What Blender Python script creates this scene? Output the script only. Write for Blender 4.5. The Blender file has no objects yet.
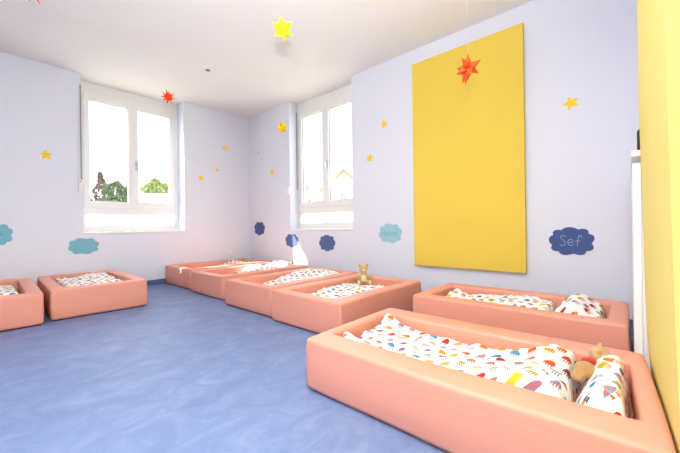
import bpy, bmesh, math, random
from mathutils import Vector, Matrix, noise
random.seed(7)
S = bpy.context.scene
COL = S.collection
PI = math.pi

# ------------------------------------------------------------------ materials
def srgb(r, g, b):
    f = lambda c: (c/255/12.92) if c/255 <= .04045 else ((c/255+.055)/1.055)**2.4
    return (f(r), f(g), f(b), 1)

def mat(name, col, rough=.6, spec=.3, bump=0, bscale=200, var=0, vscale=4, emit=0, sheen=0, trans=0):
    m = bpy.data.materials.new(name); m.use_nodes = True
    nt = m.node_tree; N = nt.nodes; L = nt.links
    b = N['Principled BSDF']
    b.inputs['Base Color'].default_value = col
    b.inputs['Roughness'].default_value = rough
    b.inputs['Specular IOR Level'].default_value = spec
    if sheen: b.inputs['Sheen Weight'].default_value = sheen
    if emit:
        b.inputs['Emission Color'].default_value = col; b.inputs['Emission Strength'].default_value = emit
    tc = N.new('ShaderNodeTexCoord')
    if var:
        n = N.new('ShaderNodeTexNoise'); n.inputs['Scale'].default_value = vscale; n.inputs['Detail'].default_value = 6
        r = N.new('ShaderNodeMix'); r.data_type = 'RGBA'
        r.inputs[6].default_value = tuple(max(0, c*(1-var)) for c in col[:3])+(1,)
        r.inputs[7].default_value = tuple(min(1, c*(1+var)) for c in col[:3])+(1,)
        L.new(tc.outputs['Object'], n.inputs['Vector']); L.new(n.outputs['Fac'], r.inputs[0]); L.new(r.outputs[2], b.inputs['Base Color'])
    if bump:
        n = N.new('ShaderNodeTexNoise'); n.inputs['Scale'].default_value = bscale; n.inputs['Detail'].default_value = 4
        bp = N.new('ShaderNodeBump'); bp.inputs['Strength'].default_value = bump; bp.inputs['Distance'].default_value = .002
        L.new(tc.outputs['Object'], n.inputs['Vector']); L.new(n.outputs['Fac'], bp.inputs['Height']); L.new(bp.outputs['Normal'], b.inputs['Normal'])
    return m

M = {}
M['wall'] = mat('lilac_wall_paint', srgb(229, 232, 244), .8, .15, .15, 120)
M['ceil'] = mat('ceiling_paint', srgb(241, 239, 237), .85, .1, .1, 90)
M['white'] = mat('white_lacquer', srgb(240, 239, 237), .35, .4, .03, 60)
M['plaster'] = mat('white_reveal_paint', srgb(238, 238, 240), .7, .2, .1, 90)
M['gasket'] = mat('grey_gasket', srgb(140, 138, 135), .7, .2, .05, 100)
M['base'] = mat('baseboard_blue', srgb(88, 108, 152), .5, .3, .05, 60, .08, 6)
M['coral'] = mat('coral_leatherette', srgb(230, 156, 134), .42, .35, .12, 350, .02, 3)
M['seam'] = mat('coral_seam', srgb(236, 172, 150), .4, .35, .1, 300)
M['coral_in'] = mat('coral_mattress', srgb(232, 150, 126), .5, .3, .12, 350, .03, 4)
M['bedshadow'] = mat('base_shadow', srgb(120, 62, 60), .8, .1, .1, 200)  # dark red stands in for the shadow line beneath the foam
M['yellow'] = mat('mustard_yellow_textile', srgb(236, 206, 88), .85, .1, .3, 500, .025, 3)
M['padyellow'] = mat('pale_yellow_textile', srgb(232, 216, 132), .85, .1, .3, 400, .03, 5)
M['padbright'] = mat('flash_lit_yellow_textile', srgb(250, 242, 140), .85, .1, .3, 400, .02, 5)  # pad yellow made lighter, brightness of the near flash put into the colour
M['backing'] = mat('light_wood_edge', srgb(214, 176, 70), .7, .2, .1, 80)
M['starwall'] = mat('wall_star_yellow', srgb(248, 212, 60), .6, .2, .05, 80)
M['orange'] = mat('orange_paper', srgb(252, 88, 20), .6, .2, .05, 80)
M['redorange'] = mat('red_orange_paper', srgb(244, 92, 34), .6, .2, .05, 80)
M['yellowpaper'] = mat('yellow_paper', srgb(255, 236, 40), .6, .2, .05, 80)
M['goldpaper'] = mat('gold_paper', srgb(253, 208, 20), .6, .2, .05, 80)
M['thread'] = mat('thread', srgb(235, 232, 228), .7, .2, .02, 60)
M['teal'] = mat('teal_cloud_paint', srgb(126, 186, 205), .7, .2, .1, 90, .05, 9)
M['paleteal'] = mat('pale_teal_cloud_paint', srgb(158, 206, 219), .7, .2, .1, 90, .05, 9)
M['navy'] = mat('navy_cloud_paint', srgb(74, 96, 150), .7, .2, .1, 90, .07, 9)
M['bluegrey'] = mat('blue_cloud_paint', srgb(92, 112, 158), .7, .2, .1, 90, .07, 9)
M['chalk'] = mat('chalk_lettering', srgb(186, 205, 222), .8, .1, .05, 90)
M['ink'] = mat('teal_ink', srgb(84, 140, 158), .8, .1, .05, 90)
M['plastic'] = mat('white_plastic', srgb(240, 238, 240), .4, .4, .02, 60)
M['strap'] = mat('grey_strap', srgb(150, 150, 152), .8, .1, .1, 300)
M['metal'] = mat('brushed_metal', srgb(190, 190, 195), .3, .5, .03, 90)
M['metal'].node_tree.nodes['Principled BSDF'].inputs['Metallic'].default_value = .9
M['black'] = mat('black_plastic', srgb(28, 30, 30), .4, .4, .03, 80)
M['teddy'] = mat('teddy_plush', srgb(196, 164, 104), .95, .05, .8, 160, .12, 40, sheen=.4)
M['teddylight'] = mat('cream_plush', srgb(232, 220, 180), .95, .05, .8, 160, .06, 40, sheen=.4)
M['knit'] = mat('brown_knit', srgb(180, 142, 92), .95, .05, .9, 220, .2, 90, sheen=.3)
M['knitlight'] = mat('tan_knit', srgb(196, 164, 116), .95, .05, .9, 220, .2, 90, sheen=.3)
M['red'] = mat('red_cloth', srgb(214, 70, 62), .9, .1, .3, 200)
M['fill_glow'] = mat('fill_diffuser', (1, .97, .93, 1), .5, .3, .01, 60, emit=2.0)  # glow of the added ceiling fill lights
M['leaf'] = mat('foliage', srgb(92, 108, 78), .8, .2, .3, 30, .35, 3)
M['leaf2'] = mat('reddish_foliage', srgb(108, 88, 78), .8, .2, .3, 30, .35, 3)
M['leaf3'] = mat('light_foliage', srgb(134, 148, 92), .8, .2, .3, 30, .3, 3)
M['bark'] = mat('bark', srgb(92, 78, 66), .9, .1, .5, 30, .2, 8)
M['cream'] = mat('cream_render', srgb(226, 221, 204), .9, .1, .2, 20, .04, 2)
M['creamyellow'] = mat('yellow_render', srgb(228, 224, 200), .9, .1, .2, 20, .04, 2)
M['rooftile'] = mat('tan_roof', srgb(184, 160, 132), .9, .1, .4, 12, .1, 3)
M['eave'] = mat('eave_boards', srgb(150, 130, 108), .9, .1, .4, 12, .1, 3)
M['hpane'] = mat('house_window', srgb(120, 126, 134), .3, .5, .05, 10)
M['ground'] = mat('outdoor_ground', srgb(170, 168, 150), .95, .1, .2, 3, .15, .3)

def floor_mat():
    m = bpy.data.materials.new('blue_marbled_linoleum'); m.use_nodes = True
    nt = m.node_tree; N = nt.nodes; L = nt.links; b = N['Principled BSDF']
    tc = N.new('ShaderNodeTexCoord'); mp = N.new('ShaderNodeMapping'); mp.inputs['Scale'].default_value = (1.5, 2.2, 1); mp.inputs['Rotation'].default_value = (0, 0, .5)
    n = N.new('ShaderNodeTexNoise'); n.inputs['Scale'].default_value = 3.2; n.inputs['Detail'].default_value = 9; n.inputs['Roughness'].default_value = .68; n.inputs['Distortion'].default_value = .8
    n2 = N.new('ShaderNodeTexNoise'); n2.inputs['Scale'].default_value = 26; n2.inputs['Detail'].default_value = 6
    r = N.new('ShaderNodeValToRGB'); e = r.color_ramp.elements
    e[0].position = .22; e[0].color = srgb(100, 117, 160); e[1].position = .8; e[1].color = srgb(137, 151, 188)
    x = e.new(.5); x.color = srgb(113, 131, 173)
    ma = N.new('ShaderNodeMath'); ma.operation = 'MULTIPLY_ADD'; ma.inputs[1].default_value = .22; ma.inputs[2].default_value = -.11
    ad = N.new('ShaderNodeMath'); ad.operation = 'ADD'
    L.new(tc.outputs['Object'], mp.inputs['Vector']); L.new(mp.outputs[0], n.inputs['Vector']); L.new(mp.outputs[0], n2.inputs['Vector'])
    L.new(n2.outputs['Fac'], ma.inputs[0]); L.new(ma.outputs[0], ad.inputs[0]); L.new(n.outputs['Fac'], ad.inputs[1]); L.new(ad.outputs[0], r.inputs[0])
    L.new(r.outputs[0], b.inputs['Base Color']); b.inputs['Roughness'].default_value = .5; b.inputs['Specular IOR Level'].default_value = .3
    return m
M['floor'] = floor_mat()

def print_mat(name, cx=.074, cy=.072, bw=0):
    """white cotton printed with rows of little striped tents / balloons"""
    m = bpy.data.materials.new(name); m.use_nodes = True
    nt = m.node_tree; N = nt.nodes; L = nt.links; b = N['Principled BSDF']
    b.inputs['Roughness'].default_value = .85; b.inputs['Specular IOR Level'].default_value = .1
    def math_(op, a, bb=None, c=None):
        n = N.new('ShaderNodeMath'); n.operation = op
        for i, v in enumerate((a, bb, c)):
            if v is None: continue
            if isinstance(v, (int, float)): n.inputs[i].default_value = v
            else: L.new(v, n.inputs[i])
        return n.outputs[0]
    uv = N.new('ShaderNodeUVMap'); uv.uv_map = 'UVMap'
    nz = N.new('ShaderNodeTexNoise'); nz.inputs['Scale'].default_value = 6
    L.new(uv.outputs[0], nz.inputs['Vector'])
    sp = N.new('ShaderNodeSeparateXYZ'); L.new(uv.outputs[0], sp.inputs[0])
    x = math_('DIVIDE', sp.outputs[0], cx); y = math_('DIVIDE', sp.outputs[1], cy)
    y = math_('ADD', y, math_('MULTIPLY', nz.outputs['Fac'], .5))
    row = math_('FLOOR', y)
    x = math_('ADD', x, math_('MULTIPLY', row, .47))
    colm = math_('FLOOR', x)
    lx = math_('SUBTRACT', math_('SUBTRACT', x, colm), .5); ly = math_('SUBTRACT', math_('SUBTRACT', y, row), .5)
    cb = N.new('ShaderNodeCombineXYZ'); L.new(colm, cb.inputs[0]); L.new(row, cb.inputs[1])
    wn = N.new('ShaderNodeTexWhiteNoise'); wn.noise_dimensions = '2D'; L.new(cb.outputs[0], wn.inputs['Vector'])
    sc = N.new('ShaderNodeSeparateColor'); L.new(wn.outputs['Color'], sc.inputs[0])
    # jitter
    lx = math_('ADD', lx, math_('MULTIPLY', math_('SUBTRACT', sc.outputs[0], .5), .24))
    ly = math_('ADD', ly, math_('MULTIPLY', math_('SUBTRACT', sc.outputs[1], .5), .2))
    # dome: ellipse, cut flat at bottom
    d = math_('ADD', math_('POWER', math_('ABSOLUTE', math_('DIVIDE', lx, .3)), 2.), math_('POWER', math_('ABSOLUTE', math_('DIVIDE', math_('ADD', ly, .12), .42)), 2.))
    dome = math_('MULTIPLY', math_('LESS_THAN', d, 1.), math_('GREATER_THAN', ly, -.13))
    # legs / scallops below the dome
    body = math_('MULTIPLY', math_('LESS_THAN', math_('ABSOLUTE', lx), .24), math_('MULTIPLY', math_('LESS_THAN', ly, -.15), math_('GREATER_THAN', ly, -.4)))
    stripe = math_('GREATER_THAN', math_('SINE', math_('MULTIPLY', lx, 46.)), -.1)
    body = math_('MULTIPLY', body, stripe)
    def ramp(fac, cols):
        r = N.new('ShaderNodeValToRGB'); r.color_ramp.interpolation = 'CONSTANT'; e = r.color_ramp.elements
        while len(e) < len(cols): e.new(.5)
        for i, c in enumerate(cols): e[i].position = i/len(cols); e[i].color = c
        L.new(fac, r.inputs[0]); return r.outputs[0]
    c1 = ramp(wn.outputs['Value'], [srgb(200, 48, 34), srgb(234, 190, 40), srgb(92, 160, 200), srgb(214, 98, 36), srgb(172, 34, 44), srgb(226, 204, 70), srgb(66, 118, 178), srgb(230, 140, 30), srgb(120, 172, 150)])
    c2 = ramp(sc.outputs[2], [srgb(240, 186, 50), srgb(180, 38, 40), srgb(80, 134, 186), srgb(214, 92, 38), srgb(70, 88, 112), srgb(196, 54, 38)])
    mx = N.new('ShaderNodeMix'); mx.data_type = 'RGBA'; L.new(math_('MULTIPLY', stripe, .85), mx.inputs[0]); L.new(c1, mx.inputs[6]); L.new(c2, mx.inputs[7])
    m1 = N.new('ShaderNodeMix'); m1.data_type = 'RGBA'; m1.inputs[6].default_value = srgb(244, 243, 240)
    L.new(dome, m1.inputs[0]); L.new(mx.outputs[2], m1.inputs[7])
    m2 = N.new('ShaderNodeMix'); m2.data_type = 'RGBA'; L.new(body, m2.inputs[0]); L.new(m1.outputs[2], m2.inputs[6]); L.new(c2, m2.inputs[7])
    L.new(m2.outputs[2], b.inputs['Base Color'])
    n = N.new('ShaderNodeTexNoise'); n.inputs['Scale'].default_value = 500
    bp = N.new('ShaderNodeBump'); bp.inputs['Strength'].default_value = .15; bp.inputs['Distance'].default_value = .001
    L.new(uv.outputs[0], n.inputs['Vector']); L.new(n.outputs['Fac'], bp.inputs['Height']); L.new(bp.outputs['Normal'], b.inputs['Normal'])
    return m
M['print'] = print_mat('tent_print_cotton')
M['print_small'] = print_mat('small_tent_print_cotton', .072, .072)

def glass_mat(name, frosted=False):
    m = bpy.data.materials.new(name); m.use_nodes = True
    nt = m.node_tree; N = nt.nodes; L = nt.links; N.remove(N['Principled BSDF']); out = N['Material Output']
    tr = N.new('ShaderNodeBsdfTransparent'); tr.inputs[0].default_value = (.97, .98, .98, 1)
    if frosted:
        o = N.new('ShaderNodeBsdfTranslucent'); o.inputs[0].default_value = (.95, .96, .97, 1); f = .75
    else:
        o = N.new('ShaderNodeBsdfGlossy'); o.inputs['Roughness'].default_value = .02; f = .05
    mx = N.new('ShaderNodeMixShader'); mx.inputs[0].default_value = f
    L.new(tr.outputs[0], mx.inputs[1]); L.new(o.outputs[0], mx.inputs[2]); L.new(mx.outputs[0], out.inputs[0])
    return m
M['glass'] = glass_mat('window_glass'); M['frost'] = glass_mat('frosted_glass', True)

# ------------------------------------------------------------------ helpers
def link(o, parent=None):
    COL.objects.link(o)
    if parent: o.parent = parent
    return o
def obj(name, bm, m, parent=None, smooth=False, normals=True):
    if normals: bmesh.ops.recalc_face_normals(bm, faces=bm.faces)
    me = bpy.data.meshes.new(name); bm.to_mesh(me); bm.free()
    me.materials.append(m)
    if smooth:
        for p in me.polygons: p.use_smooth = True
    return link(bpy.data.objects.new(name, me), parent)
def tag(o, label, cat, group=None, kind=None):
    o['label'] = label; o['category'] = cat
    if group: o['group'] = group
    if kind: o['kind'] = kind
    return o
def thing(name, label, cat, loc=(0, 0, 0), rz=0, group=None):
    o = bpy.data.objects.new(name, None); link(o); o.location = loc; o.rotation_euler = (0, 0, rz); o.empty_display_size = .05
    return tag(o, label, cat, group)
def struct(name, bm, m, label=None, cat=None):
    o = obj(name, bm, m); o['kind'] = 'structure'
    if label: o['label'] = label
    if cat: o['category'] = cat
    return o
def box(bm, x0, x1, y0, y1, z0, z1, bev=0, seg=2, mtx=None):
    vs = [bm.verts.new((x, y, z)) for z in (z0, z1) for y in (y0, y1) for x in (x0, x1)]
    fs = [bm.faces.new([vs[i] for i in f]) for f in ((0, 2, 3, 1), (4, 5, 7, 6), (0, 1, 5, 4), (2, 6, 7, 3), (0, 4, 6, 2), (1, 3, 7, 5))]
    if bev:
        es = list({e for f in fs for e in f.edges})
        r = bmesh.ops.bevel(bm, geom=es, offset=bev, segments=seg, affect='EDGES', profile=.6)
        vs = list({v for f in r['faces'] for v in f.verts} | {v for v in vs if v.is_valid})
    if mtx: bmesh.ops.transform(bm, matrix=mtx, verts=[v for v in vs if v.is_valid])
    return bm
def B(*a, **k): return box(bmesh.new(), *a, **k)
def tube(bm, pts, r, seg=6, closed=False):
    pts = [Vector(p) for p in pts]; rings = []
    for i, p in enumerate(pts):
        a = pts[max(i-1, 0)]; b = pts[min(i+1, len(pts)-1)]; d = (b-a).normalized()
        up = Vector((0, 0, 1)) if abs(d.z) < .9 else Vector((1, 0, 0))
        s = d.cross(up).normalized(); t = s.cross(d)
        rings.append([bm.verts.new(p+(s*math.cos(q)+t*math.sin(q))*r) for q in [2*PI*k/seg for k in range(seg)]])
    for i in range(len(rings)-1):
        for k in range(seg): bm.faces.new((rings[i][k], rings[i][(k+1) % seg], rings[i+1][(k+1) % seg], rings[i+1][k]))
    bm.faces.new(rings[0]); bm.faces.new(rings[-1])
    return bm
def ball(bm, c, r, u=16, v=12, rot=None):
    m = Matrix.Translation(c) @ (rot if rot else Matrix()) @ Matrix.Diagonal((r[0], r[1], r[2], 1))
    bmesh.ops.create_uvsphere(bm, u_segments=u, v_segments=v, radius=1, matrix=m); return bm
def cyl(bm, c, r, h, seg=24, axis='z', r2=None):
    m = Matrix.Translation(c)
    if axis == 'x': m = m @ Matrix.Rotation(PI/2, 4, 'Y')
    if axis == 'y': m = m @ Matrix.Rotation(PI/2, 4, 'X')
    bmesh.ops.create_cone(bm, cap_ends=True, segments=seg, radius1=r, radius2=r if r2 is None else r2, depth=h, matrix=m); return bm

# ------------------------------------------------------------------ room
H = 3.0; XL = -4.9; YB = -5.76; T = .34
struct('floor', B(XL-.2, T, YB-.2, T, -.15, 0), M['floor'])
struct('ceiling', B(XL-.2, T, YB-.2, T, H, H+.15), M['ceil'])
W1 = (-2.59, -1.235); W2 = (-2.62, -1.245); ZS = .822
def wall_with_hole(axis, a0, a1, h0, h1):
    bm = bmesh.new()
    for (p, q, z0, z1) in ((a0, h0, 0, H), (h1, a1, 0, H), (h0, h1, 0, ZS)):
        if axis == 'x': box(bm, p, q, 0, T, z0, z1)
        else: box(bm, 0, T, p, q, z0, z1)
    bmesh.ops.remove_doubles(bm, verts=bm.verts, dist=1e-5)
    return bm
struct('wall_left', wall_with_hole('x', XL-.2, 0, *W1), M['wall'])
struct('wall_right', wall_with_hole('y', YB-.2, 0, *W2), M['wall'])
struct('wall_front', B(XL-.2, 0, YB-.2, YB, 0, H), M['wall'])
# rear wall (behind the camera)
struct('wall_rear', B(XL-.2, XL, YB, 0, 0, H), M['wall'])
struct('baseboard_left', B(XL, 0, -.014, 0, 0, .075, bev=.003), M['base'])
struct('baseboard_right', B(-.014, 0, -5.56, -.014, 0, .075, bev=.003), M['base'])

def window(name, label, tf, a0, a1, front, dep):
    """built along local x (a0..a1), room side at local y = front; tf maps it on to its wall"""
    root = bpy.data.objects.new(name, None); link(root); root['kind'] = 'structure'; root['label'] = label
    root.matrix_world = tf
    f = front; zb, zt = .835, 2.87
    # lintel / shutter box
    obj('shutter_box', B(a0-.04, a1+.04, f+.012, T, zt, H, bev=.004), M['ceil'], root)
    bm = bmesh.new()
    box(bm, a0, a0+.055, f, f+dep, zb, zt, .006); box(bm, a1-.055, a1, f, f+dep, zb, zt, .006)
    box(bm, a0+.05, a1-.05, f, f+dep, zt-.06, zt, .006); box(bm, a0+.05, a1-.05, f, f+dep, zb, .93, .006)
    box(bm, a0+.05, a1-.05, f, f+dep, 1.09, 1.2, .006)
    obj('window_frame', bm, M['white'], root)
    mid = (a0+a1)/2+.005
    for (p, q) in ((a0+.045, mid), (mid, a1-.045)):
        bm = bmesh.new(); w = .066; e = .0 
        z0, z1 = 1.19, zt-.045
        box(bm, p, p+w, f-.018, f+.05, z0, z1, .005); box(bm, q-w-.008, q, f-.018, f+.05, z0, z1, .005)
        box(bm, p+w-.004, q-w, f-.018, f+.05, z1-.085, z1, .005); box(bm, p+w-.004, q-w, f-.018, f+.05, z0, z0+.095, .005)
        s = obj('sash', bm, M['white'], root)
        gx0, gx1, gz0, gz1 = p+w, q-w-.008, z0+.095, z1-.085
        obj('glass_pane', B(gx0-.01, gx1+.01, f+.02, f+.026, gz0-.01, gz1+.01), M['glass'], s)
        bm = bmesh.new(); t = .006
        box(bm, gx0-.002, gx0+t, f+.004, f+.018, gz0, gz1); box(bm, gx1-t, gx1+.002, f+.004, f+.018, gz0, gz1)
        box(bm, gx0, gx1, f+.004, f+.018, gz1-t, gz1+.002); box(bm, gx0, gx1, f+.004, f+.018, gz0-.002, gz0+t)
        obj('gasket', bm, M['gasket'], s)
    obj('frosted_pane', B(a0+.05, a1-.05, f+.03, f+.036, .925, 1.095), M['frost'], root)
    # handle
    hx = mid+.03; bm = bmesh.new()
    box(bm, hx-.014, hx+.014, f-.03, f-.016, 1.80, 1.93, .004)
    h = obj('window_handle', bm, M['metal'], root)
    bm = bmesh.new(); cyl(bm, (hx, f-.045, 1.885), .009, .04, 12, 'y'); box(bm, hx-.009, hx+.009, f-.075, f-.058, 1.77, 1.895, .004)
    obj('lever', bm, M['metal'], h)
    for z in (1.3, 2.68):
        bm = bmesh.new(); cyl(bm, (a0+.046, f-.024, z), .008, .07, 10); obj('hinge', bm, M['plastic'], root)
        bm = bmesh.new(); cyl(bm, (a1-.046, f-.024, z), .008, .07, 10); obj('hinge', bm, M['plastic'], root)
    return root
window('window_1', 'white two-sash window with frosted lower pane on the left wall', Matrix(), -2.575, -1.25, .25, .07)
# right-wall window: local x -> -y, local y -> +x
window('window_2', 'white two-sash window with frosted lower pane beside the yellow wall panel', Matrix(((0, 1, 0, 0), (-1, 0, 0, 0), (0, 0, 1, 0), (0, 0, 0, 1))), 1.262, 2.60, .18, .07)
struct('trim_1', B(W1[0], W1[1]+.0, -.012, .25, ZS-.012, ZS+.012, bev=.004), M['white'])
struct('trim_2', B(-.012, .18, W2[0], W2[1], ZS-.012, ZS+.012, bev=.004), M['white'])

# blind strap winders
def winder(label, tf, sx, sy, w):
    r = thing('blind_strap_winder', label, 'blind winder', group='blind strap winders beside the windows'); r.matrix_world = tf
    obj('housing', B(-w, w, -.026, 0, -.08, .08, bev=.009, seg=3), M['plastic'], r, True)
    obj('strap', B(sx-.008, sx+.008, sy, sy+.003, .02, 1.36), M['strap'], r)
    if sy > 0:
        bm = bmesh.new(); tube(bm, [(.03, -.012, .05), (sx, -.012, .055), (sx, sy, .06)], .004, 6); obj('strap_guide', bm, M['plastic'], r)
    obj('slot', B(-.009, .009, -.0275, -.025, .045, .062), M['gasket'], r)
# winder 1 on the left wall just outside the recess, winder 2 on the reveal of the right window
winder('white blind winder with strap left of the window on the left wall', Matrix.Translation((-2.616, 0, 1.47)), .012, -.016, .022)
winder('white blind winder with strap beside the right wall window, above the blue clouds',
       Matrix(((0, 1, 0, 0), (-1, 0, 0, -1.195), (0, 0, 1, 1.49), (0, 0, 0, 1))), .062, .15, .045)

# double socket
so = thing('wall_socket', 'white double wall socket low on the left wall near the room corner', 'socket', (-.43, 0, .42))
obj('cover_plate', B(-.08, .08, -.01, 0, -.04, .04, bev=.004), M['plastic'], so)
for x in (-.038, .038):
    bm = bmesh.new(); cyl(bm, (x, -.0112, 0), .02, .004, 20, 'y'); obj('socket_insert', bm, M['white'], so)

# ceiling spot
sp = thing('recessed_ceiling_spot', 'small round recessed spotlight in the white ceiling', 'spotlight', (-1.47, -1.34, H))
bm = bmesh.new(); cyl(bm, (0, 0, -.004), .075, .008, 32); obj('trim_ring', bm, M['white'], sp)
bm = bmesh.new(); cyl(bm, (0, 0, -.011), .03, .008, 24); obj('lens', bm, M['gasket'], sp)

# yellow acoustic panel on right wall
yp = thing('acoustic_panel', 'tall mustard yellow fabric panel mounted on the right wall', 'wall panel', (0, -4.205, .39))
obj('fabric_cover', B(-.05, -.012, -.597, .597, 0, 2.415, bev=.006, seg=3), M['yellow'], yp)
obj('backing_frame', B(-.012, 0, -.585, .585, .012, 2.40), M['backing'], yp)

# yellow padded mats leaning on the front wall
PR = [(2.55, -5.575), (1.89, -5.584), (1.43, -5.585), (.97, -5.592), (.61, -5.597), (.4, -5.603), (.23, -5.612), (.12, -5.622), (.05, -5.635), (.012, -5.655), (0, -5.66)]
def pad(name, label, x0, x1, y_shift, slope, m, thick=.05):
    r = thing(name, label, 'padded mat', ((x0+x1)/2, -5.65, 0), group='yellow padded mats against the wall')
    cx = (x0+x1)/2; bm = bmesh.new(); nx = 10; rows = []
    for (z, y) in PR:
        rows.append([bm.verts.new((x0+(x1-x0)*i/nx-cx, y+y_shift+slope*((x0+(x1-x0)*i/nx)+1.54)+5.65, z)) for i in range(nx+1)])
    back = [[bm.verts.new((v.co.x, v.co.y-thick*(1 if k < len(PR)-4 else .55), v.co.z)) for v in row] for k, row in enumerate(rows)]
    for g in (rows, back):
        for a in range(len(g)-1):
            for i in range(nx): bm.faces.new((g[a][i], g[a][i+1], g[a+1][i+1], g[a+1][i]))
    for a in range(len(rows)-1):
        for i in (0, nx): bm.faces.new((rows[a][i], rows[a+1][i], back[a+1][i], back[a][i]))
    for a in (0, len(rows)-1):
        for i in range(nx): bm.faces.new((rows[a][i], rows[a][i+1], back[a][i+1], back[a][i]))
    obj('padding', bm, m, r)
    # edge piping
    bm = bmesh.new(); tube(bm, [v for v in [(x1-cx, y+y_shift+slope*(x1+1.54)+5.65-.004, z) for z, y in PR[:-2]]], .004, 6)
    obj('piping', bm, m, r)
pad('padded_mat', 'pale yellow padded mat against the wall at the end of the nearest bed', -2.425, -1.54, 0, .04, M['padyellow'])
pad('padded_mat', 'yellow padded mat with flash brightness in its colour at the very right edge of the photo', -3.3, -2.43, .003, .04, M['padbright'])

# white radiator on the front wall, next to the corner
rd = thing('radiator', 'tall white ribbed radiator in the corner behind the yellow mat', 'radiator', (-.76, -5.638, .02))
bm = bmesh.new()
for i in range(17):
    x = -.64+i*.08; box(bm, x-.03, x+.03, .045, .077, .0, 1.14, .008)
obj('ribbed_panel', bm, M['white'], rd)
obj('heater_body', B(-.69, .69, -.03, .045, .0, 1.17, bev=.006), M['white'], rd)
obj('top_grille', B(-.70, .70, -.035, .08, 1.165, 1.195, bev=.005), M['white'], rd)
for x in (-.5, .5): obj('foot', B(x-.02, x+.02, -.02, .04, -.02, .022), M['white'], rd)
for x in (-.55, .5):
    for z in (.2, 1.0): obj('wall_bracket', B(x, x+.05, -.121, -.028, z, z+.04), M['metal'], rd)
bk = thing('black_bottle', 'black bottle standing on top of the tall white radiator', 'bottle', (-1.1, -5.618, 1.216))
bm = bmesh.new(); cyl(bm, (0, 0, .08), .034, .16, 20); cyl(bm, (0, 0, .175), .034, .03, 20, r2=.014); obj('bottle_body', bm, M['black'], bk)
bm = bmesh.new(); cyl(bm, (0, 0, .205), .015, .03, 16); obj('cap', bm, M['black'], bk)

# ------------------------------------------------------------------ foam beds
def ring_profile(h, te):
    """(inset fraction along thickness 0..1, z)"""
    r = .018
    P = [(0.005/te, .012), (0, .03), (-.004/te, h*.45), (0, h-r*1.2)]
    for k in range(1, 6):
        a = PI/2*k/6; P.append((r*(1-math.cos(a))/te, h-r+r*math.sin(a)))
    P += [(.3, h+.001), (.5, h+.002), (.7, h)]
    for k in range(5, 0, -1):
        a = PI/2*k/6; P.append((1-r*(1-math.cos(a))/te, h-r+r*math.sin(a)))
    P += [(1, h-r*1.2), (1.02, .1), (1, .04)]
    return P
def rrect(cx0, cx1, cy0, cy1, rad, seg=5):
    out = []
    for (x, y, a0) in ((cx1-rad, cy1-rad, 0), (cx0+rad, cy1-rad, PI/2), (cx0+rad, cy0+rad, PI), (cx1-rad, cy0+rad, 1.5*PI)):
        for k in range(seg+1):
            a = a0+PI/2*k/seg; out.append((x+rad*math.cos(a), y+rad*math.sin(a)))
    return out
def bed(label, x0, x1, y0, y1, h=.29, tx=.1, ty=.1, rz=0, mz=.13, seed=0, bulge=.004, shear=0):
    cx, cy = (x0+x1)/2, (y0+y1)/2; a, b = (x1-x0)/2, (y1-y0)/2
    root = thing('foam_bed', label, 'bed', (cx, cy, 0), 0, 'coral foam nap beds')
    bm = bmesh.new(); rings = []
    te = min(tx, ty)
    for (f, z) in ring_profile(h, te):
        ix = f*te if f < .5 else (tx-(1-f)*te); iy = f*te if f < .5 else (ty-(1-f)*te)
        rad = .022 if f < .5 else .03
        pts = rrect(-a+ix, a-ix, -b+iy, b-iy, rad)
        # subdivide straight runs so that the foam can sag a little
        ring = []
        n = len(pts)
        for i in range(n):
            p = Vector(pts[i]); q = Vector(pts[(i+1) % n]); d = (q-p).length
            k = 12 if d > .2 else 1
            for j in range(k): ring.append(p.lerp(q, j/k))
        vs = []
        for p in ring:
            s = noise.noise(Vector((p.x*2.3+seed*7, p.y*2.3, z*2)))
            zz = z + (.006*s if z > h*.6 else 0)
            if f < .5:
                p = p.copy(); k_ = bulge*min(z/h*1.6, 1)
                if abs(p.x) > a-.03: p.x += math.copysign(k_*(1-(p.y/b)**2), p.x)
                if abs(p.y) > b-.03: p.y += math.copysign(.4*k_*(1-(p.x/a)**2), p.y)
            vs.append(bm.verts.new((p.x+(.004*s if 0 < z < h*.9 else 0), p.y+.004*s*(0 < z < h*.9), zz)))
        rings.append(vs)
    for i in range(len(rings)-1):
        n = len(rings[i])
        for j in range(n): bm.faces.new((rings[i][j], rings[i][(j+1) % n], rings[i+1][(j+1) % n], rings[i+1][j]))
    n = len(rings[0])
    for j in range(n): bm.faces.new((rings[-1][j], rings[-1][(j+1) % n], rings[0][(j+1) % n], rings[0][j]))
    obj('foam_surround', bm, M['coral'], root, True)
    obj('base', B(-a+.02, a-.02, -b+.02, b-.02, 0, .03), M['bedshadow'], root)  # inset strip coloured as the shadow under the surround
    obj('mattress', B(-a+tx-.006, a-tx+.006, -b+ty-.006, b-ty+.006, .03, mz, bev=.012), M['coral_in'], root, False)
    for sx in (-1, 1):
        for sy in (-1, 1):
            bm = bmesh.new(); X = sx*(a-.0055); Y = sy*(b-.0055)
            tube(bm, [(X, Y, .02), (X, Y, h*.5), (X, Y, h-.035), (X-sx*.006, Y-sy*.006, h-.016), (X-sx*.018, Y-sy*.018, h-.006)], .0032, 6)
            obj('corner_seam', bm, M['seam'], root, True)
    bm = bmesh.new()
    loop = rrect(-a+.011, a-.011, -b+.011, b-.011, .02); loop.append(loop[0])
    tube(bm, [(x, y, .018) for x, y in loop], .004, 6)
    obj('hem_piping', bm, M['seam'], root, True)
    for ch in root.children:
        for v in ch.data.vertices:
            if v.co.y < 0: v.co.y += shear*(v.co.x/a)*(-v.co.y/b)
        ch.data.transform(Matrix.Rotation(rz, 4, 'Z'))
    return root
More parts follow.
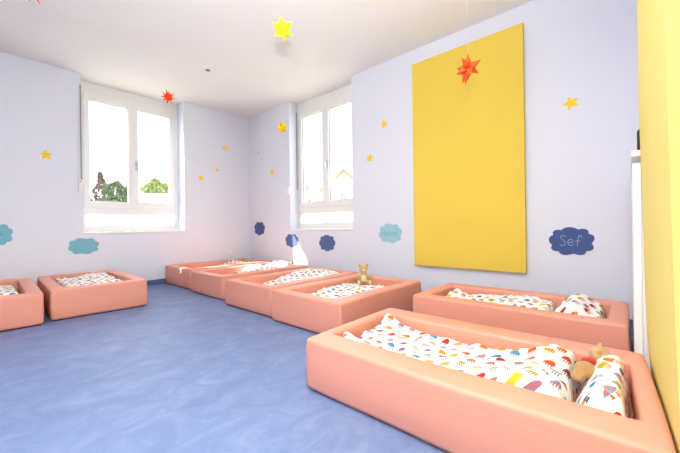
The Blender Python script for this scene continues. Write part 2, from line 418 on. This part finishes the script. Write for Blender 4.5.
bed('nearest coral foam bed in the foreground, with the large tent-print cover', -2.392, -1.558, -5.615, -4.242, h=.275, tx=.15, ty=.06, rz=.006, bulge=.012, shear=.02, seed=1)
bed('coral foam bed under the tall yellow panel, parallel to the right wall', -1.13, -.40, -5.54, -4.18, h=.29, tx=.12, ty=.1, seed=2)
bed('coral foam bed with the seated teddy, nearest of the row of four', -1.745, -.47, -3.92, -3.06, tx=.1, ty=.13, seed=3)
bed('coral foam bed second nearest in the row of four, beside the bed with the teddy', -1.70, -.36, -2.99, -2.13, tx=.1, ty=.13, seed=4)
bed('coral foam bed with the sunlit pillow, third in the row of four', -1.615, -.22, -1.92, -1.06, tx=.1, ty=.13, seed=5)
bed('coral foam bed in the room corner, touching the left wall', -1.565, -.2, -.93, -.03, tx=.1, ty=.13, seed=6)
bed('coral foam bed under the window on the left wall, left of it a second bed', -3.08, -2.26, -1.465, -.06, h=.3, tx=.11, ty=.13, rz=-.028, seed=7)
bed('coral foam bed cut off by the left edge of the photo', -3.98, -3.14, -1.52, -.06, h=.3, tx=.11, ty=.13, rz=-.02, seed=8)

# ------------------------------------------------------------------ bedding
def cloth(name, label, cat, x0, x1, y0, y1, base, hfun, m, nx=60, ny=60, rz=0, wr=.012, edge=None, group=None, seed=0, uvrot=0, wscale=6):
    """a soft sheet with closed underside; hfun(u,v) -> height above base"""
    cx, cy = (x0+x1)/2, (y0+y1)/2
    bm = bmesh.new(); uvl = bm.loops.layers.uv.new('UVMap'); top = []; uvs = {}
    acc = [0.]*(nx+1)
    for j in range(ny+1):
        row = []
        for i in range(nx+1):
            u, v = i/nx, j/ny
            x = x0+(x1-x0)*u; y = y0+(y1-y0)*v
            e = min(u, 1-u)*(x1-x0); e2 = min(v, 1-v)*(y1-y0); r = .035
            ef = math.sqrt(max(0, 1-(1-min(e/r, 1))**2))*math.sqrt(max(0, 1-(1-min(e2/r, 1))**2))
            q = Vector((x*wscale+seed*3.1, y*wscale, seed*1.7))
            w = (1-abs(noise.noise(q)))**3*1.4-.5 + .5*noise.noise(q*2.7)
            # ragged outline
            ox = .012*noise.noise(Vector((y*5+seed, 3, 0)))*(1 if u > .5 else -1)*(abs(u-.5)*2)**4
            oy = .012*noise.noise(Vector((x*5+seed, 7, 0)))*(abs(v-.5)*2)**4
            h = .006+(hfun(u, v)+wr*w)*ef
            p = bm.verts.new((x-cx+ox, y-cy+oy, max(.006, h))); row.append(p)
            c, s = math.cos(uvrot), math.sin(uvrot)
            if j: acc[i] += (p.co-top[j-1][i].co).length if j else 0
            yy = y0+acc[i]
            uvs[p] = (x*c-yy*s, x*s+yy*c)
        top.append(row)
    bot = [[None]*(nx+1) for _ in range(ny+1)]
    def bv(j, i):
        if bot[j][i] is None:
            t = top[j][i]; b = bm.verts.new((t.co.x, t.co.y, 0)); bot[j][i] = b; uvs[b] = uvs[t]
        return bot[j][i]
    for j in range(ny):
        for i in range(nx): bm.faces.new((top[j][i], top[j][i+1], top[j+1][i+1], top[j+1][i]))
    for j in range(ny): 
        for i in (0, nx): bm.faces.new((top[j][i], top[j+1][i], bv(j+1, i), bv(j, i)))
    for i in range(nx):
        for j in (0, ny): bm.faces.new((top[j][i], top[j][i+1], bv(j, i+1), bv(j, i)))
    bm.faces.new([bv(0, i) for i in range(nx+1)]+[bv(j, nx) for j in range(1, ny+1)]+[bv(ny, i) for i in range(nx-1, -1, -1)]+[bv(j, 0) for j in range(ny-1, 0, -1)])
    for f in bm.faces:
        for l in f.loops: l[uvl].uv = uvs[l.vert]
    o = obj(name, bm, m, None, True); o.location = (cx, cy, base); o.data.transform(Matrix.Rotation(rz, 4, 'Z'))
    tag(o, label, cat, group)
    return o
def sm(a, b, x):
    t = max(0, min(1, (x-a)/(b-a))); return t*t*(3-2*t)
G1 = 'printed covers in the nap beds'
# nearest bed: v = 0 at the right end (y min), 1 at the left end
def hA(u, v):
    h = .085+.02*math.sin(v*5+u*2)
    h += .045*sm(.82, 1., v)*(sm(.75, .95, u)+1.3*sm(.35, .05, u)) + .012*sm(.6, .9, v)      # raised left corners
    h += .035*sm(.5, .1, v)*(.5+.5*math.sin(u*7+1))
    h += .025*math.exp(-((v-.12)/.06)**2)
    return h
cloth('duvet', 'large white duvet printed with coloured tents in the nearest bed', 'duvet', -2.222, -1.73, -5.375, -4.325, .131, hA, M['print'], 90, 150, .012, .017, group=G1, seed=1, uvrot=PI/2)
def hAp(u, v): return .08+.095*sm(1., .45, v)-.01*u+.012*math.sin(u*8)
cloth('pillow', 'white tent-print pillow propped against the right end of the nearest bed', 'pillow', -2.205, -1.74, -5.54, -5.385, .131, hAp, M['print'], 50, 30, .012, .008, group='printed pillows in the nap beds', seed=2, uvrot=.2)
def hB(u, v): return .115+.02*math.sin(v*6)+.03*sm(.8, 1, v)*sm(.3, 1, u)
cloth('duvet', 'white tent-print duvet lying along the bed under the yellow panel', 'duvet', -1.0, -.53, -5.12, -4.30, .131, hB, M['print_small'], 60, 90, 0, .015, group=G1, seed=3, uvrot=PI/2)
def hBp(u, v): return .11+.075*math.exp(-((v-.55)/.3)**2)+.02*math.sin(u*9)
cloth('pillow', 'puffed white tent-print pillow at the right end of the bed under the yellow panel', 'pillow', -1.0, -.54, -5.42, -5.14, .131, hBp, M['print_small'], 50, 50, 0, .016, group='printed pillows in the nap beds', seed=4, uvrot=.4)
def hC(u, v): return .085+.035*sm(.05, .8, u)-.03*sm(.75, .95, u)+.015*math.sin(v*7)
cloth('duvet', 'white tent-print duvet in front of the seated teddy', 'duvet', -1.60, -.70, -3.77, -3.21, .131, hC, M['print_small'], 70, 60, 0, .014, group=G1, seed=5)
def hD(u, v): return .05+.09*sm(.1, .75, u)+.055*math.exp(-((u-.8)/.16)**2-((v-.55)/.35)**2)+.01*math.sin(v*8)
cloth('duvet', 'white tent-print duvet heaped up in the second nearest bed of the row of four', 'duvet', -1.5, -.50, -2.84, -2.28, .131, hD, M['print_small'], 80, 60, 0, .016, group=G1, seed=6)
def hE(u, v): return .05+.1*sm(.1, .8, u)+.01*math.sin(v*8)
cloth('duvet', 'pale duvet lit by the sun in the third bed of the row of four', 'duvet', -1.15, -.62, -1.77, -1.22, .131, hE, M['print_small'], 50, 50, 0, .014, group=G1, seed=7)
def hEp(u, v): return .14+.06*sm(.1, .9, u)
cloth('pillow', 'bright sunlit white pillow at the wall end of a bed near the corner', 'pillow', -.60, -.33, -1.76, -1.24, .131, hEp, M['print_small'], 30, 50, 0, .008, group='printed pillows in the nap beds', seed=8)
def hF(u, v): return .09+.055*math.exp(-((u-.6)/.3)**2)
cloth('duvet', 'small folded white tent-print duvet in the corner bed', 'duvet', -.78, -.32, -.70, -.18, .131, hF, M['print_small'], 50, 50, 0, .015, group=G1, seed=9)
def hG(u, v): return .145+.015*math.sin(u*6)*math.sin(v*5)
cloth('duvet', 'flat white tent-print duvet filling the bed under the left wall window', 'duvet', -2.945, -2.40, -1.31, -.21, .131, hG, M['print_small'], 60, 80, -.028, .012, group=G1, seed=10)
def hHh(u, v): return .125+.03*sm(.9, .3, u)+.01*math.sin(v*7)
cloth('duvet', 'white tent-print duvet in the bed cut off by the left edge', 'duvet', -3.84, -3.275, -1.35, -.30, .131, hHh, M['print_small'], 60, 80, 0, .015, group=G1, seed=11)

# ------------------------------------------------------------------ teddies
def merge(bm, size=.006, it=3):
    return bm
def remesh_obj(o, vox):
    md = o.modifiers.new('remesh', 'REMESH'); md.mode = 'VOXEL'; md.voxel_size = vox; md.use_smooth_shade = True
    sm_ = o.modifiers.new('smooth', 'SMOOTH'); sm_.factor = .6; sm_.iterations = 4
def teddy(label, loc, rz, s, body_m, light_m, tilt=None, lying=False):
    r = thing('teddy_bear', label, 'teddy bear', loc, rz)
    if tilt: r.rotation_euler = tilt
    bm = bmesh.new()
    ball(bm, (0, 0, .075*s), (.058*s, .05*s, .075*s))
    ball(bm, (0, 0, .125*s), (.045*s, .04*s, .045*s))
    for k in (-1, 1):
        ball(bm, (k*.075*s, -.02*s, .09*s), (.045*s, .022*s, .024*s), rot=Matrix.Rotation(k*.75, 4, 'Y'))
        ball(bm, (k*.05*s, -.07*s, .03*s), (.026*s, .058*s, .028*s), rot=Matrix.Rotation(k*.35, 4, 'Z'))
        ball(bm, (k*.07*s, -.125*s, .042*s), (.025*s, .018*s, .036*s))
    b = obj('body', bm, body_m, r, True); remesh_obj(b, .006*s)
    bm = bmesh.new(); ball(bm, (0, -.008*s, .2*s), (.056*s, .05*s, .05*s))
    for k in (-1, 1): ball(bm, (k*.045*s, 0, .245*s), (.021*s, .012*s, .021*s))
    h = obj('head', bm, body_m, r, True); remesh_obj(h, .005*s)
    bm = bmesh.new(); ball(bm, (0, -.053*s, .188*s), (.027*s, .022*s, .021*s)); obj('muzzle', bm, light_m, h, True)
    bm = bmesh.new(); ball(bm, (0, -.074*s, .196*s), (.008*s, .006*s, .006*s)); obj('nose', bm, M['black'], h, True)
    for k in (-1, 1):
        bm = bmesh.new(); ball(bm, (k*.022*s, -.052*s, .215*s), (.005*s, .004*s, .005*s), 10, 8); obj('eye', bm, M['black'], h, True)
    bm = bmesh.new(); ball(bm, (0, -.042*s, .08*s), (.034*s, .014*s, .045*s)); obj('belly_patch', bm, light_m, r, True)
    for k in (-1, 1):
        bm = bmesh.new(); ball(bm, (k*.07*s, -.14*s, .042*s), (.017*s, .006*s, .025*s)); obj('paw_pad', bm, light_m, r, True)
    return r
teddy('tan teddy bear sitting at the wall end of a coral bed', (-.70, -3.335, .225), math.radians(-48), .85, M['teddy'], M['teddylight'])
# toy lying half tucked in on the nearest bed
td = thing('knitted_doll', 'brown knitted doll lying between duvet and pillow in the nearest bed', 'doll', (-1.85, -5.435, .225))
bm = bmesh.new(); ball(bm, (-.035, .03, .033), (.05, .038, .036)); ball(bm, (-.08, .05, .02), (.04, .025, .02)); ball(bm, (-.03, -.012, .01), (.03, .03, .02))
b = obj('body', bm, M['knit'], td, True); remesh_obj(b, .005)
bm = bmesh.new(); ball(bm, (.085, -.012, .07), (.042, .04, .038)); b = obj('head', bm, M['knitlight'], td, True)
for k in (-1, 1):
    bm = bmesh.new(); ball(bm, (.085+k*.036, -.012, .098), (.013, .01, .013), 10, 8); obj('ear', bm, M['knitlight'], b, True)
bm = bmesh.new(); ball(bm, (.03, .02, .05), (.03, .03, .014), rot=Matrix.Rotation(.6, 4, 'Y')); obj('red_scarf', bm, M['red'], td, True)

# ------------------------------------------------------------------ hanging paper stars
ICO = []
g = (1+5**.5)/2
for a in (-1, 1):
    for b in (-g, g): ICO += [Vector((0, a, b)).normalized(), Vector((a, b, 0)).normalized(), Vector((b, 0, a)).normalized()]
def spiky(R, core, dirs, bw, seg=4, seed=0):
    rr = random.Random(seed); bm = bmesh.new()
    for d in dirs:
        up = Vector((0, 0, 1)) if abs(d.z) < .9 else Vector((1, 0, 0))
        s = d.cross(up).normalized(); t = s.cross(d); L = R*rr.uniform(.88, 1.05)
        ring = [bm.verts.new(d*core*.75+(s*math.cos(q)+t*math.sin(q))*bw) for q in [2*PI*k/seg+.4 for k in range(seg)]]
        tip = bm.verts.new(d*L); c = bm.verts.new(Vector((0, 0, 0)))
        for k in range(seg):
            bm.faces.new((ring[k], ring[(k+1) % seg], tip)); bm.faces.new((ring[(k+1) % seg], ring[k], c))
    return bm
FIB = [Vector((math.sqrt(1-(1-2*(i+.5)/22)**2)*math.cos(2.39996*i), math.sqrt(1-(1-2*(i+.5)/22)**2)*math.sin(2.39996*i), 1-2*(i+.5)/22)) for i in range(22)]
def hstar(label, p, R, m, rot, dirs=ICO, bw=.34, core=.5, seed=0, cat='paper star'):
    r = thing('hanging_paper_star', label, cat, p, 0, 'folded paper stars hanging from the ceiling')
    bm = spiky(R, R*core, dirs, R*bw, 4, seed)
    bmesh.ops.transform(bm, matrix=Matrix.Rotation(rot[0], 4, 'X') @ Matrix.Rotation(rot[1], 4, 'Y') @ Matrix.Rotation(rot[2], 4, 'Z'), verts=bm.verts)
    obj('folded_points', bm, m, r)
    bm = bmesh.new(); tube(bm, [(0, 0, 0), (0, 0, H-p[2])], .0006, 5); obj('hanging_thread', bm, M['thread'], r)
hstar('bright yellow folded paper star hanging nearest the top centre of the photo', (-1.98, -3.57, 2.39), .095, M['yellowpaper'], (.3, .5, .2), seed=3)
hstar('small orange many-pointed paper star hanging in front of the left wall window', (-2.25, -2.06, 2.21), .078, M['orange'], (.25, .1, .9), FIB, bw=.15, core=.4, seed=1)
five = [Vector((math.cos(PI/2+2*PI*k/5), .18*(-1)**k, math.sin(PI/2+2*PI*k/5))).normalized() for k in range(5)]+[Vector((0, -1, 0)), Vector((.5, .8, -.6)).normalized(), Vector((-.2, .9, .4)).normalized(), Vector((.45, -.35, -.95)).normalized()]
hstar('red-orange folded paper star hanging in front of the tall yellow panel', (-1.33, -4.74, 1.93), .1, M['redorange'], (.1, .1, 1.15), five, .26, .45, 5)
hstar('golden yellow paper star hanging beside the window of the right wall', (-1.05, -2.38, 2.09), .082, M['goldpaper'], (.7, .2, .1), seed=8)
hstar('orange paper star cut off by the top left edge of the photo', (-3.32, -2.82, 2.37), .1, M['orange'], (.5, .9, .3), FIB, seed=9, bw=.15, core=.4)

# ------------------------------------------------------------------ wall stickers
def on_wall(axis, x, z):
    # local x = along wall to the viewer's right, local y = up, local z = out of wall
    if axis == 'L': return Matrix(((1, 0, 0, x), (0, 0, -1, 0), (0, 1, 0, z), (0, 0, 0, 1)))
    return Matrix(((0, 0, -1, 0), (-1, 0, 0, x), (0, 1, 0, z), (0, 0, 0, 1)))
def plate(pts, th):
    bm = bmesh.new(); n = len(pts)
    f = [bm.verts.new((x, y, th)) for x, y in pts]; b = [bm.verts.new((x, y, 0)) for x, y in pts]
    c = bm.verts.new((0, 0, th)); c2 = bm.verts.new((0, 0, 0))
    for i in range(n):
        j = (i+1) % n
        bm.faces.new((f[i], f[j], c)); bm.faces.new((b[j], b[i], c2)); bm.faces.new((f[i], b[i], b[j], f[j]))
    return bm
def wstar(label, axis, x, z, R, rot, n=5, inner=.5):
    pts = []
    for k in range(n*2):
        a = rot+PI*k/n+PI/2; r = R if k % 2 == 0 else R*inner
        if k % 2 == 0:
            for d in (-.1, 0, .1): pts.append((r*.94*math.cos(a+d*.8) if d else r*math.cos(a), r*.94*math.sin(a+d*.8) if d else r*math.sin(a)))
        else: pts.append((r*math.cos(a), r*math.sin(a)))
    o = obj('wall_star', plate(pts, .004), M['starwall']); o.matrix_world = on_wall(axis, x, z)
    tag(o, label, 'wall star', 'yellow star cut-outs on the walls')
wstar('yellow star on the left wall, left of the window', 'L', -2.958, 1.83, .066, .1)
wstar('lowest of three yellow stars between the left wall window and the room corner', 'L', -.95, 1.741, .056, .3)
wstar('smallest, middle one of three yellow stars between the left wall window and the room corner', 'L', -.655, 1.916, .04, .1)
wstar('highest of three yellow stars between the left wall window and the room corner', 'L', -.493, 2.34, .055, -.2)
wstar('tiny yellow star on the right wall closest to the room corner', 'R', -.354, 2.27, .036, .2)
wstar('yellow star on the right wall between the room corner and the window', 'R', -.748, 1.864, .068, .1)
wstar('upper of two yellow stars between the right wall window and the yellow panel', 'R', -3.166, 2.198, .058, .25)
wstar('lower of two yellow stars between the right wall window and the yellow panel', 'R', -2.933, 1.789, .062, -.1)
wstar('yellow star right of the tall yellow panel, above the navy cloud', 'R', -5.168, 1.947, .062, .35, inner=.5)

def cloud_pts(w, h, n=8, bump=.16, ph=0):
    P = []
    N_ = n*9
    for i in range(N_):
        t = 2*PI*i/N_
        k = 1-bump+bump*1.0*abs(math.sin(n*(t+ph)/2))**.7
        cx = abs(math.cos(t))**.82*math.copysign(1, math.cos(t)); cy = abs(math.sin(t))**.82*math.copysign(1, math.sin(t))
        P.append((w/2*k*cx*1.02, h/2*k*cy*1.04))
    return P
def strokes(lines, s, r):
    bm = bmesh.new()
    for ln in lines:
        pts = [Vector((x*s, y*s, .0045)) for x, y in ln]
        # smooth the polyline
        out = []
        for i in range(len(pts)-1):
            p0 = pts[max(i-1, 0)]; p1 = pts[i]; p2 = pts[i+1]; p3 = pts[min(i+2, len(pts)-1)]
            for k in range(5):
                t = k/5; out.append(.5*((2*p1)+(p2-p0)*t+(2*p0-5*p1+4*p2-p3)*t*t+(3*p1-p0-3*p2+p3)*t**3))
        out.append(pts[-1])
        tube(bm, out, r, 5)
    return bm
SEF = [[(-.75, .75), (-1.1, 1.05), (-1.5, .8), (-1.35, .4), (-.95, .05), (-.85, -.45), (-1.2, -.8), (-1.65, -.55)],
       [(-.45, -.2), (.2, -.15), (.15, .25), (-.15, .35), (-.45, 0), (-.4, -.5), (0, -.75), (.35, -.5)],
       [(1.5, .55), (1.4, .95), (1.1, .9), (.95, .2), (.85, -.9)], [(.55, .05), (1.3, .12)]]
HANNA = [[(-2.1, .9), (-2.15, -.7)], [(-1.5, .95), (-1.5, -.7)], [(-2.1, .1), (-1.5, .15)],
         [(-.75, .2), (-1.1, .2), (-1.2, -.3), (-.9, -.6), (-.7, -.1), (-.7, .2), (-.65, -.6)],
         [(-.4, .25), (-.4, -.6)], [(-.4, 0), (-.1, .25), (.05, -.05), (.05, -.6)],
         [(.35, .25), (.35, -.6)], [(.35, 0), (.65, .25), (.8, -.05), (.8, -.6)],
         [(1.6, .25), (1.25, .25), (1.1, -.25), (1.4, -.6), (1.6, -.1), (1.65, .25), (1.7, -.6)]]
DOT = [[(.0, .5), (.1, -.5)], [(.0, 0), (.5, .05)], [(.55, .5), (.5, -.5)]]
def cloud(label, axis, x, z, w, h, m, n, ph=0, text=None, tm=None, ts=.05, off=(0, 0)):
    r = thing('wall_cloud', label, 'wall cloud', group='painted clouds on the walls'); r.matrix_world = on_wall(axis, x, z)
    obj('cloud_board', plate(cloud_pts(w, h, n, .17, ph), .005), m, r)
    if text:
        bm = strokes(text, ts, .0022); bmesh.ops.translate(bm, vec=(off[0], off[1], 0), verts=bm.verts)
        obj('lettering', bm, tm, r)
cloud('teal cloud on the left wall, cut off by the left edge of the photo', 'L', -3.395, .828, .26, .25, M['teal'], 8, .1, DOT, M['navy'], .03, (.02, 0))
cloud('plain teal cloud on the left wall under the window', 'L', -2.585, .648, .335, .215, M['teal'], 8, .15)
cloud('small dark navy cloud on the right wall closest to the room corner', 'R', -.341, .848, .33, .245, M['navy'], 7, .3)
cloud('blue cloud on the right wall half bleached by a triangle of sunlight', 'R', -1.275, .64, .33, .22, M['bluegrey'], 7, .2)
cloud('plain blue cloud on the right wall under the window', 'R', -2.105, .617, .33, .24, M['bluegrey'], 8, .35)
cloud('pale teal cloud with a handwritten name left of the tall yellow panel', 'R', -3.238, .77, .345, .245, M['paleteal'], 8, .2, HANNA, M['ink'], .055)
cloud('navy cloud with a chalk name right of the tall yellow panel', 'R', -5.155, .706, .335, .245, M['navy'], 9, .1, SEF, M['chalk'], .052)

# ------------------------------------------------------------------ outside
def out(o): return o
struct('ground', B(-60, 70, T+.5, 90, -3.4, -3.2), M['ground']); struct('ground_side', B(T+.5, 70, -60, T+.5, -3.4, -3.2), M['ground'])
def tree(name, label, cx, cy, zb, zt, w, m, shape='round', seed=0, cat='tree'):
    r = thing(name, label, cat, (cx, cy, -3.2), 0); rr = random.Random(seed)
    hb = zb+3.2; ht = zt+3.2
    bm = bmesh.new(); tube(bm, [(0, 0, 0), (.05, 0, hb*.5), (0, 0, (hb+ht)/2)], .14, 8); obj('trunk', bm, M['bark'], r, True)
    bm = bmesh.new()
    for i in range(2300):
        t = rr.random(); a = rr.uniform(0, 2*PI)
        if shape == 'cone': rad = w/2*(1-t)**.8*(1 if int(t*12) % 2 else .8)+.05; z = hb+(ht-hb)*t
        else:
            th = math.acos(1-2*t); rad = w/2*math.sin(th); z = (hb+ht)/2-(ht-hb)/2*math.cos(th)
        rho = rad*rr.uniform(.45, 1)**.6
        c = Vector((rho*math.cos(a), rho*math.sin(a), z))
        n = noise.noise(c*1.6+Vector((seed*9, 0, 0)))
        c *= 1; c.x *= 1+.4*n; c.y *= 1+.4*n; c.z += .35*n
        if rr.random() < .25 and n < -.1: continue
        s = rr.uniform(.05, .13); d1 = Vector((rr.gauss(0, 1), rr.gauss(0, 1), rr.gauss(0, 1))).normalized(); d2 = d1.cross(Vector((rr.gauss(0, 1), rr.gauss(0, 1), rr.gauss(0, 1)))).normalized()
        q = [bm.verts.new(c+d1*s), bm.verts.new(c+d2*s*.7), bm.verts.new(c-d1*s), bm.verts.new(c-d2*s*.7)]
        bm.faces.new(q)
    obj('foliage', bm, m, r, False, False)
tree('conifer_tree', 'reddish-brown conifer seen through the left sash of the left wall window', 2.95, 25.3, 1.4, 5.25, 2.1, M['leaf2'], 'cone', 1)
tree('round_tree', 'dark green round tree seen through the left sash of the left wall window', 2.78, 20.4, 2.2, 4.15, 1.5, M['leaf'], 'round', 2)
tree('bushy_tree', 'low dark green bushy tree between the conifer and the round tree', 1.95, 17.0, .6, 2.45, 1.3, M['leaf'], 'round', 5)
tree('broad_tree', 'light green broad tree seen through the right sash of the left wall window', 6.1, 22.75, 3.3, 4.7, 2.1, M['leaf3'], 'round', 3)
tree('small_tree', 'small dark tree at the left of the light green broad tree', 5.2, 25.4, 3.6, 4.4, .9, M['leaf'], 'round', 4)
fb = thing('flat_building', 'low cream flat-roofed building in front of the broad tree outside', 'building', (3.1, 12.9, -3.2), math.radians(-40))
obj('walls', B(-.95, 1.8, 0, 3, 0, 5.84), M['cream'], fb); obj('roof_slab', B(-1.0, 1.85, -.05, 3.05, 5.84, 5.94, bev=.02), M['cream'], fb)
for x in (-.5, .1, .7, 1.3):
    obj('building_window', B(x, x+.12, -.02, .02, 5.5, 5.62), M['hpane'], fb)

# gabled house seen through the right wall window (gable faces the room)
# gable plane runs perpendicular to the viewing ray; local x = right, local y = away
hd = math.atan2(8.87+5.55, 13.06+3.57)-PI/2
hs = thing('gabled_house', 'pale yellow gabled house seen through the window on the right wall', 'house', (13.06, 8.87, -3.2), hd)
ap = 4.74+3.2; hw = 2.75; sl = .88; ev = ap-hw*sl
bm = bmesh.new(); P = [(-hw+.15, 0), (hw-.15, 0), (hw-.15, ev+.12), (0, ap-.05), (-hw+.15, ev+.12)]
f = [bm.verts.new((x, 0, z)) for x, z in P]; k = [bm.verts.new((x, 7, z)) for x, z in P]
bm.faces.new(f); bm.faces.new(k)
for i in range(5): bm.faces.new((f[i], f[(i+1) % 5], k[(i+1) % 5], k[i]))
obj('walls', bm, M['creamyellow'], hs)
for sgn in (-1, 1):
    bm = bmesh.new(); Q = [(0, ap), (sgn*(hw+.1), ev-.1), (sgn*(hw+.1), ev-.24), (0, ap-.16)]
    f = [bm.verts.new((x, -.35, z)) for x, z in Q]; k = [bm.verts.new((x, 7.2, z)) for x, z in Q]
    bm.faces.new(f); bm.faces.new(k)
    for i in range(4): bm.faces.new((f[i], f[(i+1) % 4], k[(i+1) % 4], k[i]))
    obj('roof_slope', bm, M['eave'], hs)
w = obj('house_window', B(-.25, .25, -.04, .02, 5.55, 6.35), M['white'], hs)
obj('window_pane', B(-.2, -.02, -.05, .0, 5.6, 6.3), M['hpane'], w); obj('window_pane', B(.02, .2, -.05, .0, 5.6, 6.3), M['hpane'], w)
bh = thing('apartment_house', 'tan-roofed house with dark windows behind the gabled house', 'house', (20.5, 18.4, -3.2), math.atan2(24, 24)-PI/2)
obj('walls', B(-2.6, 6, 0, 6, 0, 7.6), M['cream'], bh)
bm = bmesh.new(); Q = [(-2.9, -.4, 7.5), (6.3, -.4, 7.5), (6.3, 3, 10.0), (-1.9, 3, 10.0), (-2.9, 6.4, 7.5), (6.3, 6.4, 7.5)]
v = [bm.verts.new(q) for q in Q]; bm.faces.new((v[0], v[1], v[2], v[3])); bm.faces.new((v[3], v[2], v[5], v[4])); bm.faces.new((v[0], v[3], v[4])); bm.faces.new((v[1], v[5], v[2])); bm.faces.new((v[0], v[4], v[5], v[1]))
obj('hip_roof', bm, M['rooftile'], bh)
for x in (-2.3, -.6, 1.1):
    for z in (8.15, 6.4, 4.9):
        if z > 7.6: 
            if x < -1: obj('dormer', B(x, x+.8, -.1, 1.2, 7.7, 8.7), M['hpane'], bh)
            continue
        obj('house_window', B(x, x+.75, -.05, .02, z, z+.9), M['hpane'], bh)

# ------------------------------------------------------------------ lights
w = bpy.data.worlds.new('sky'); S.world = w; w.use_nodes = True
bgn = w.node_tree.nodes['Background']; bgn.inputs[0].default_value = (.9, .95, 1, 1); bgn.inputs[1].default_value = 3.4
def light(name, typ, loc, energy, col=(1, 1, 1), **k):
    l = bpy.data.lights.new(name, typ); l.energy = energy; l.color = col
    for a, b in k.items(): setattr(l, a, b)
    o = bpy.data.objects.new(name, l); link(o); o.location = loc; return o
sun = light('sun', 'SUN', (0, 10, 10), 14, (1, .96, .9), angle=.009)
sun.rotation_euler = Vector((.766, -.81, -1)).to_track_quat('-Z', 'Y').to_euler()
CAM = Vector((-3.5661, -5.5486, .8703))
light('camera_flash', 'POINT', CAM+Vector((-.03, -.02, .36)), 30, (1, .985, .95), shadow_soft_size=.04)
bounce = light('camera_flash_bounce', 'SPOT', CAM+Vector((-.03, -.02, .42)), 330, (.97, .985, 1), shadow_soft_size=.05, spot_size=math.radians(120), spot_blend=.8)
bounce.rotation_euler = Vector((.25, .3, 1)).to_track_quat('-Z', 'Y').to_euler()
# added fill lights with made-up ceiling fixtures, out of view
for i, (x, y) in enumerate(((-2.7, -4.3), (-4.1, -4.7))):
    t = thing('ceiling_fill', 'added square fill light on the ceiling, out of view', 'fill light', (x, y, H), 0, 'added fill lights out of view')
    obj('housing', B(-.32, .32, -.32, .32, -.07, 0, bev=.01), M['white'], t)
    obj('diffuser', B(-.29, .29, -.29, .29, -.078, -.071), M['fill_glow'], t)
    light('ceiling_fill_light', 'AREA', (x, y, H-.085), 16, (1, .97, .93), shape='SQUARE', size=.58)

# ------------------------------------------------------------------ camera
cam = bpy.data.cameras.new('camera'); co = bpy.data.objects.new('camera', cam); link(co); S.camera = co
yaw, pitch, roll, fpx = 0.842977044, -0.000845836, -0.0137108109, 324.880479
f = Vector((math.sin(yaw)*math.cos(pitch), math.cos(yaw)*math.cos(pitch), math.sin(pitch)))
r = Vector((math.cos(yaw), -math.sin(yaw), 0)); u = r.cross(f)
r2 = r*math.cos(roll)+u*math.sin(roll); u2 = -r*math.sin(roll)+u*math.cos(roll)
co.matrix_world = Matrix(((r2.x, u2.x, -f.x, CAM.x), (r2.y, u2.y, -f.y, CAM.y), (r2.z, u2.z, -f.z, CAM.z), (0, 0, 0, 1)))
cam.sensor_width = 36; cam.lens = fpx*36/680; cam.clip_start = .01; cam.clip_end = 300
S.view_settings.view_transform = 'Standard'; S.view_settings.look = 'None'; S.view_settings.gamma = 1
S.view_settings.use_curve_mapping = False; S.view_settings.exposure = 0.47
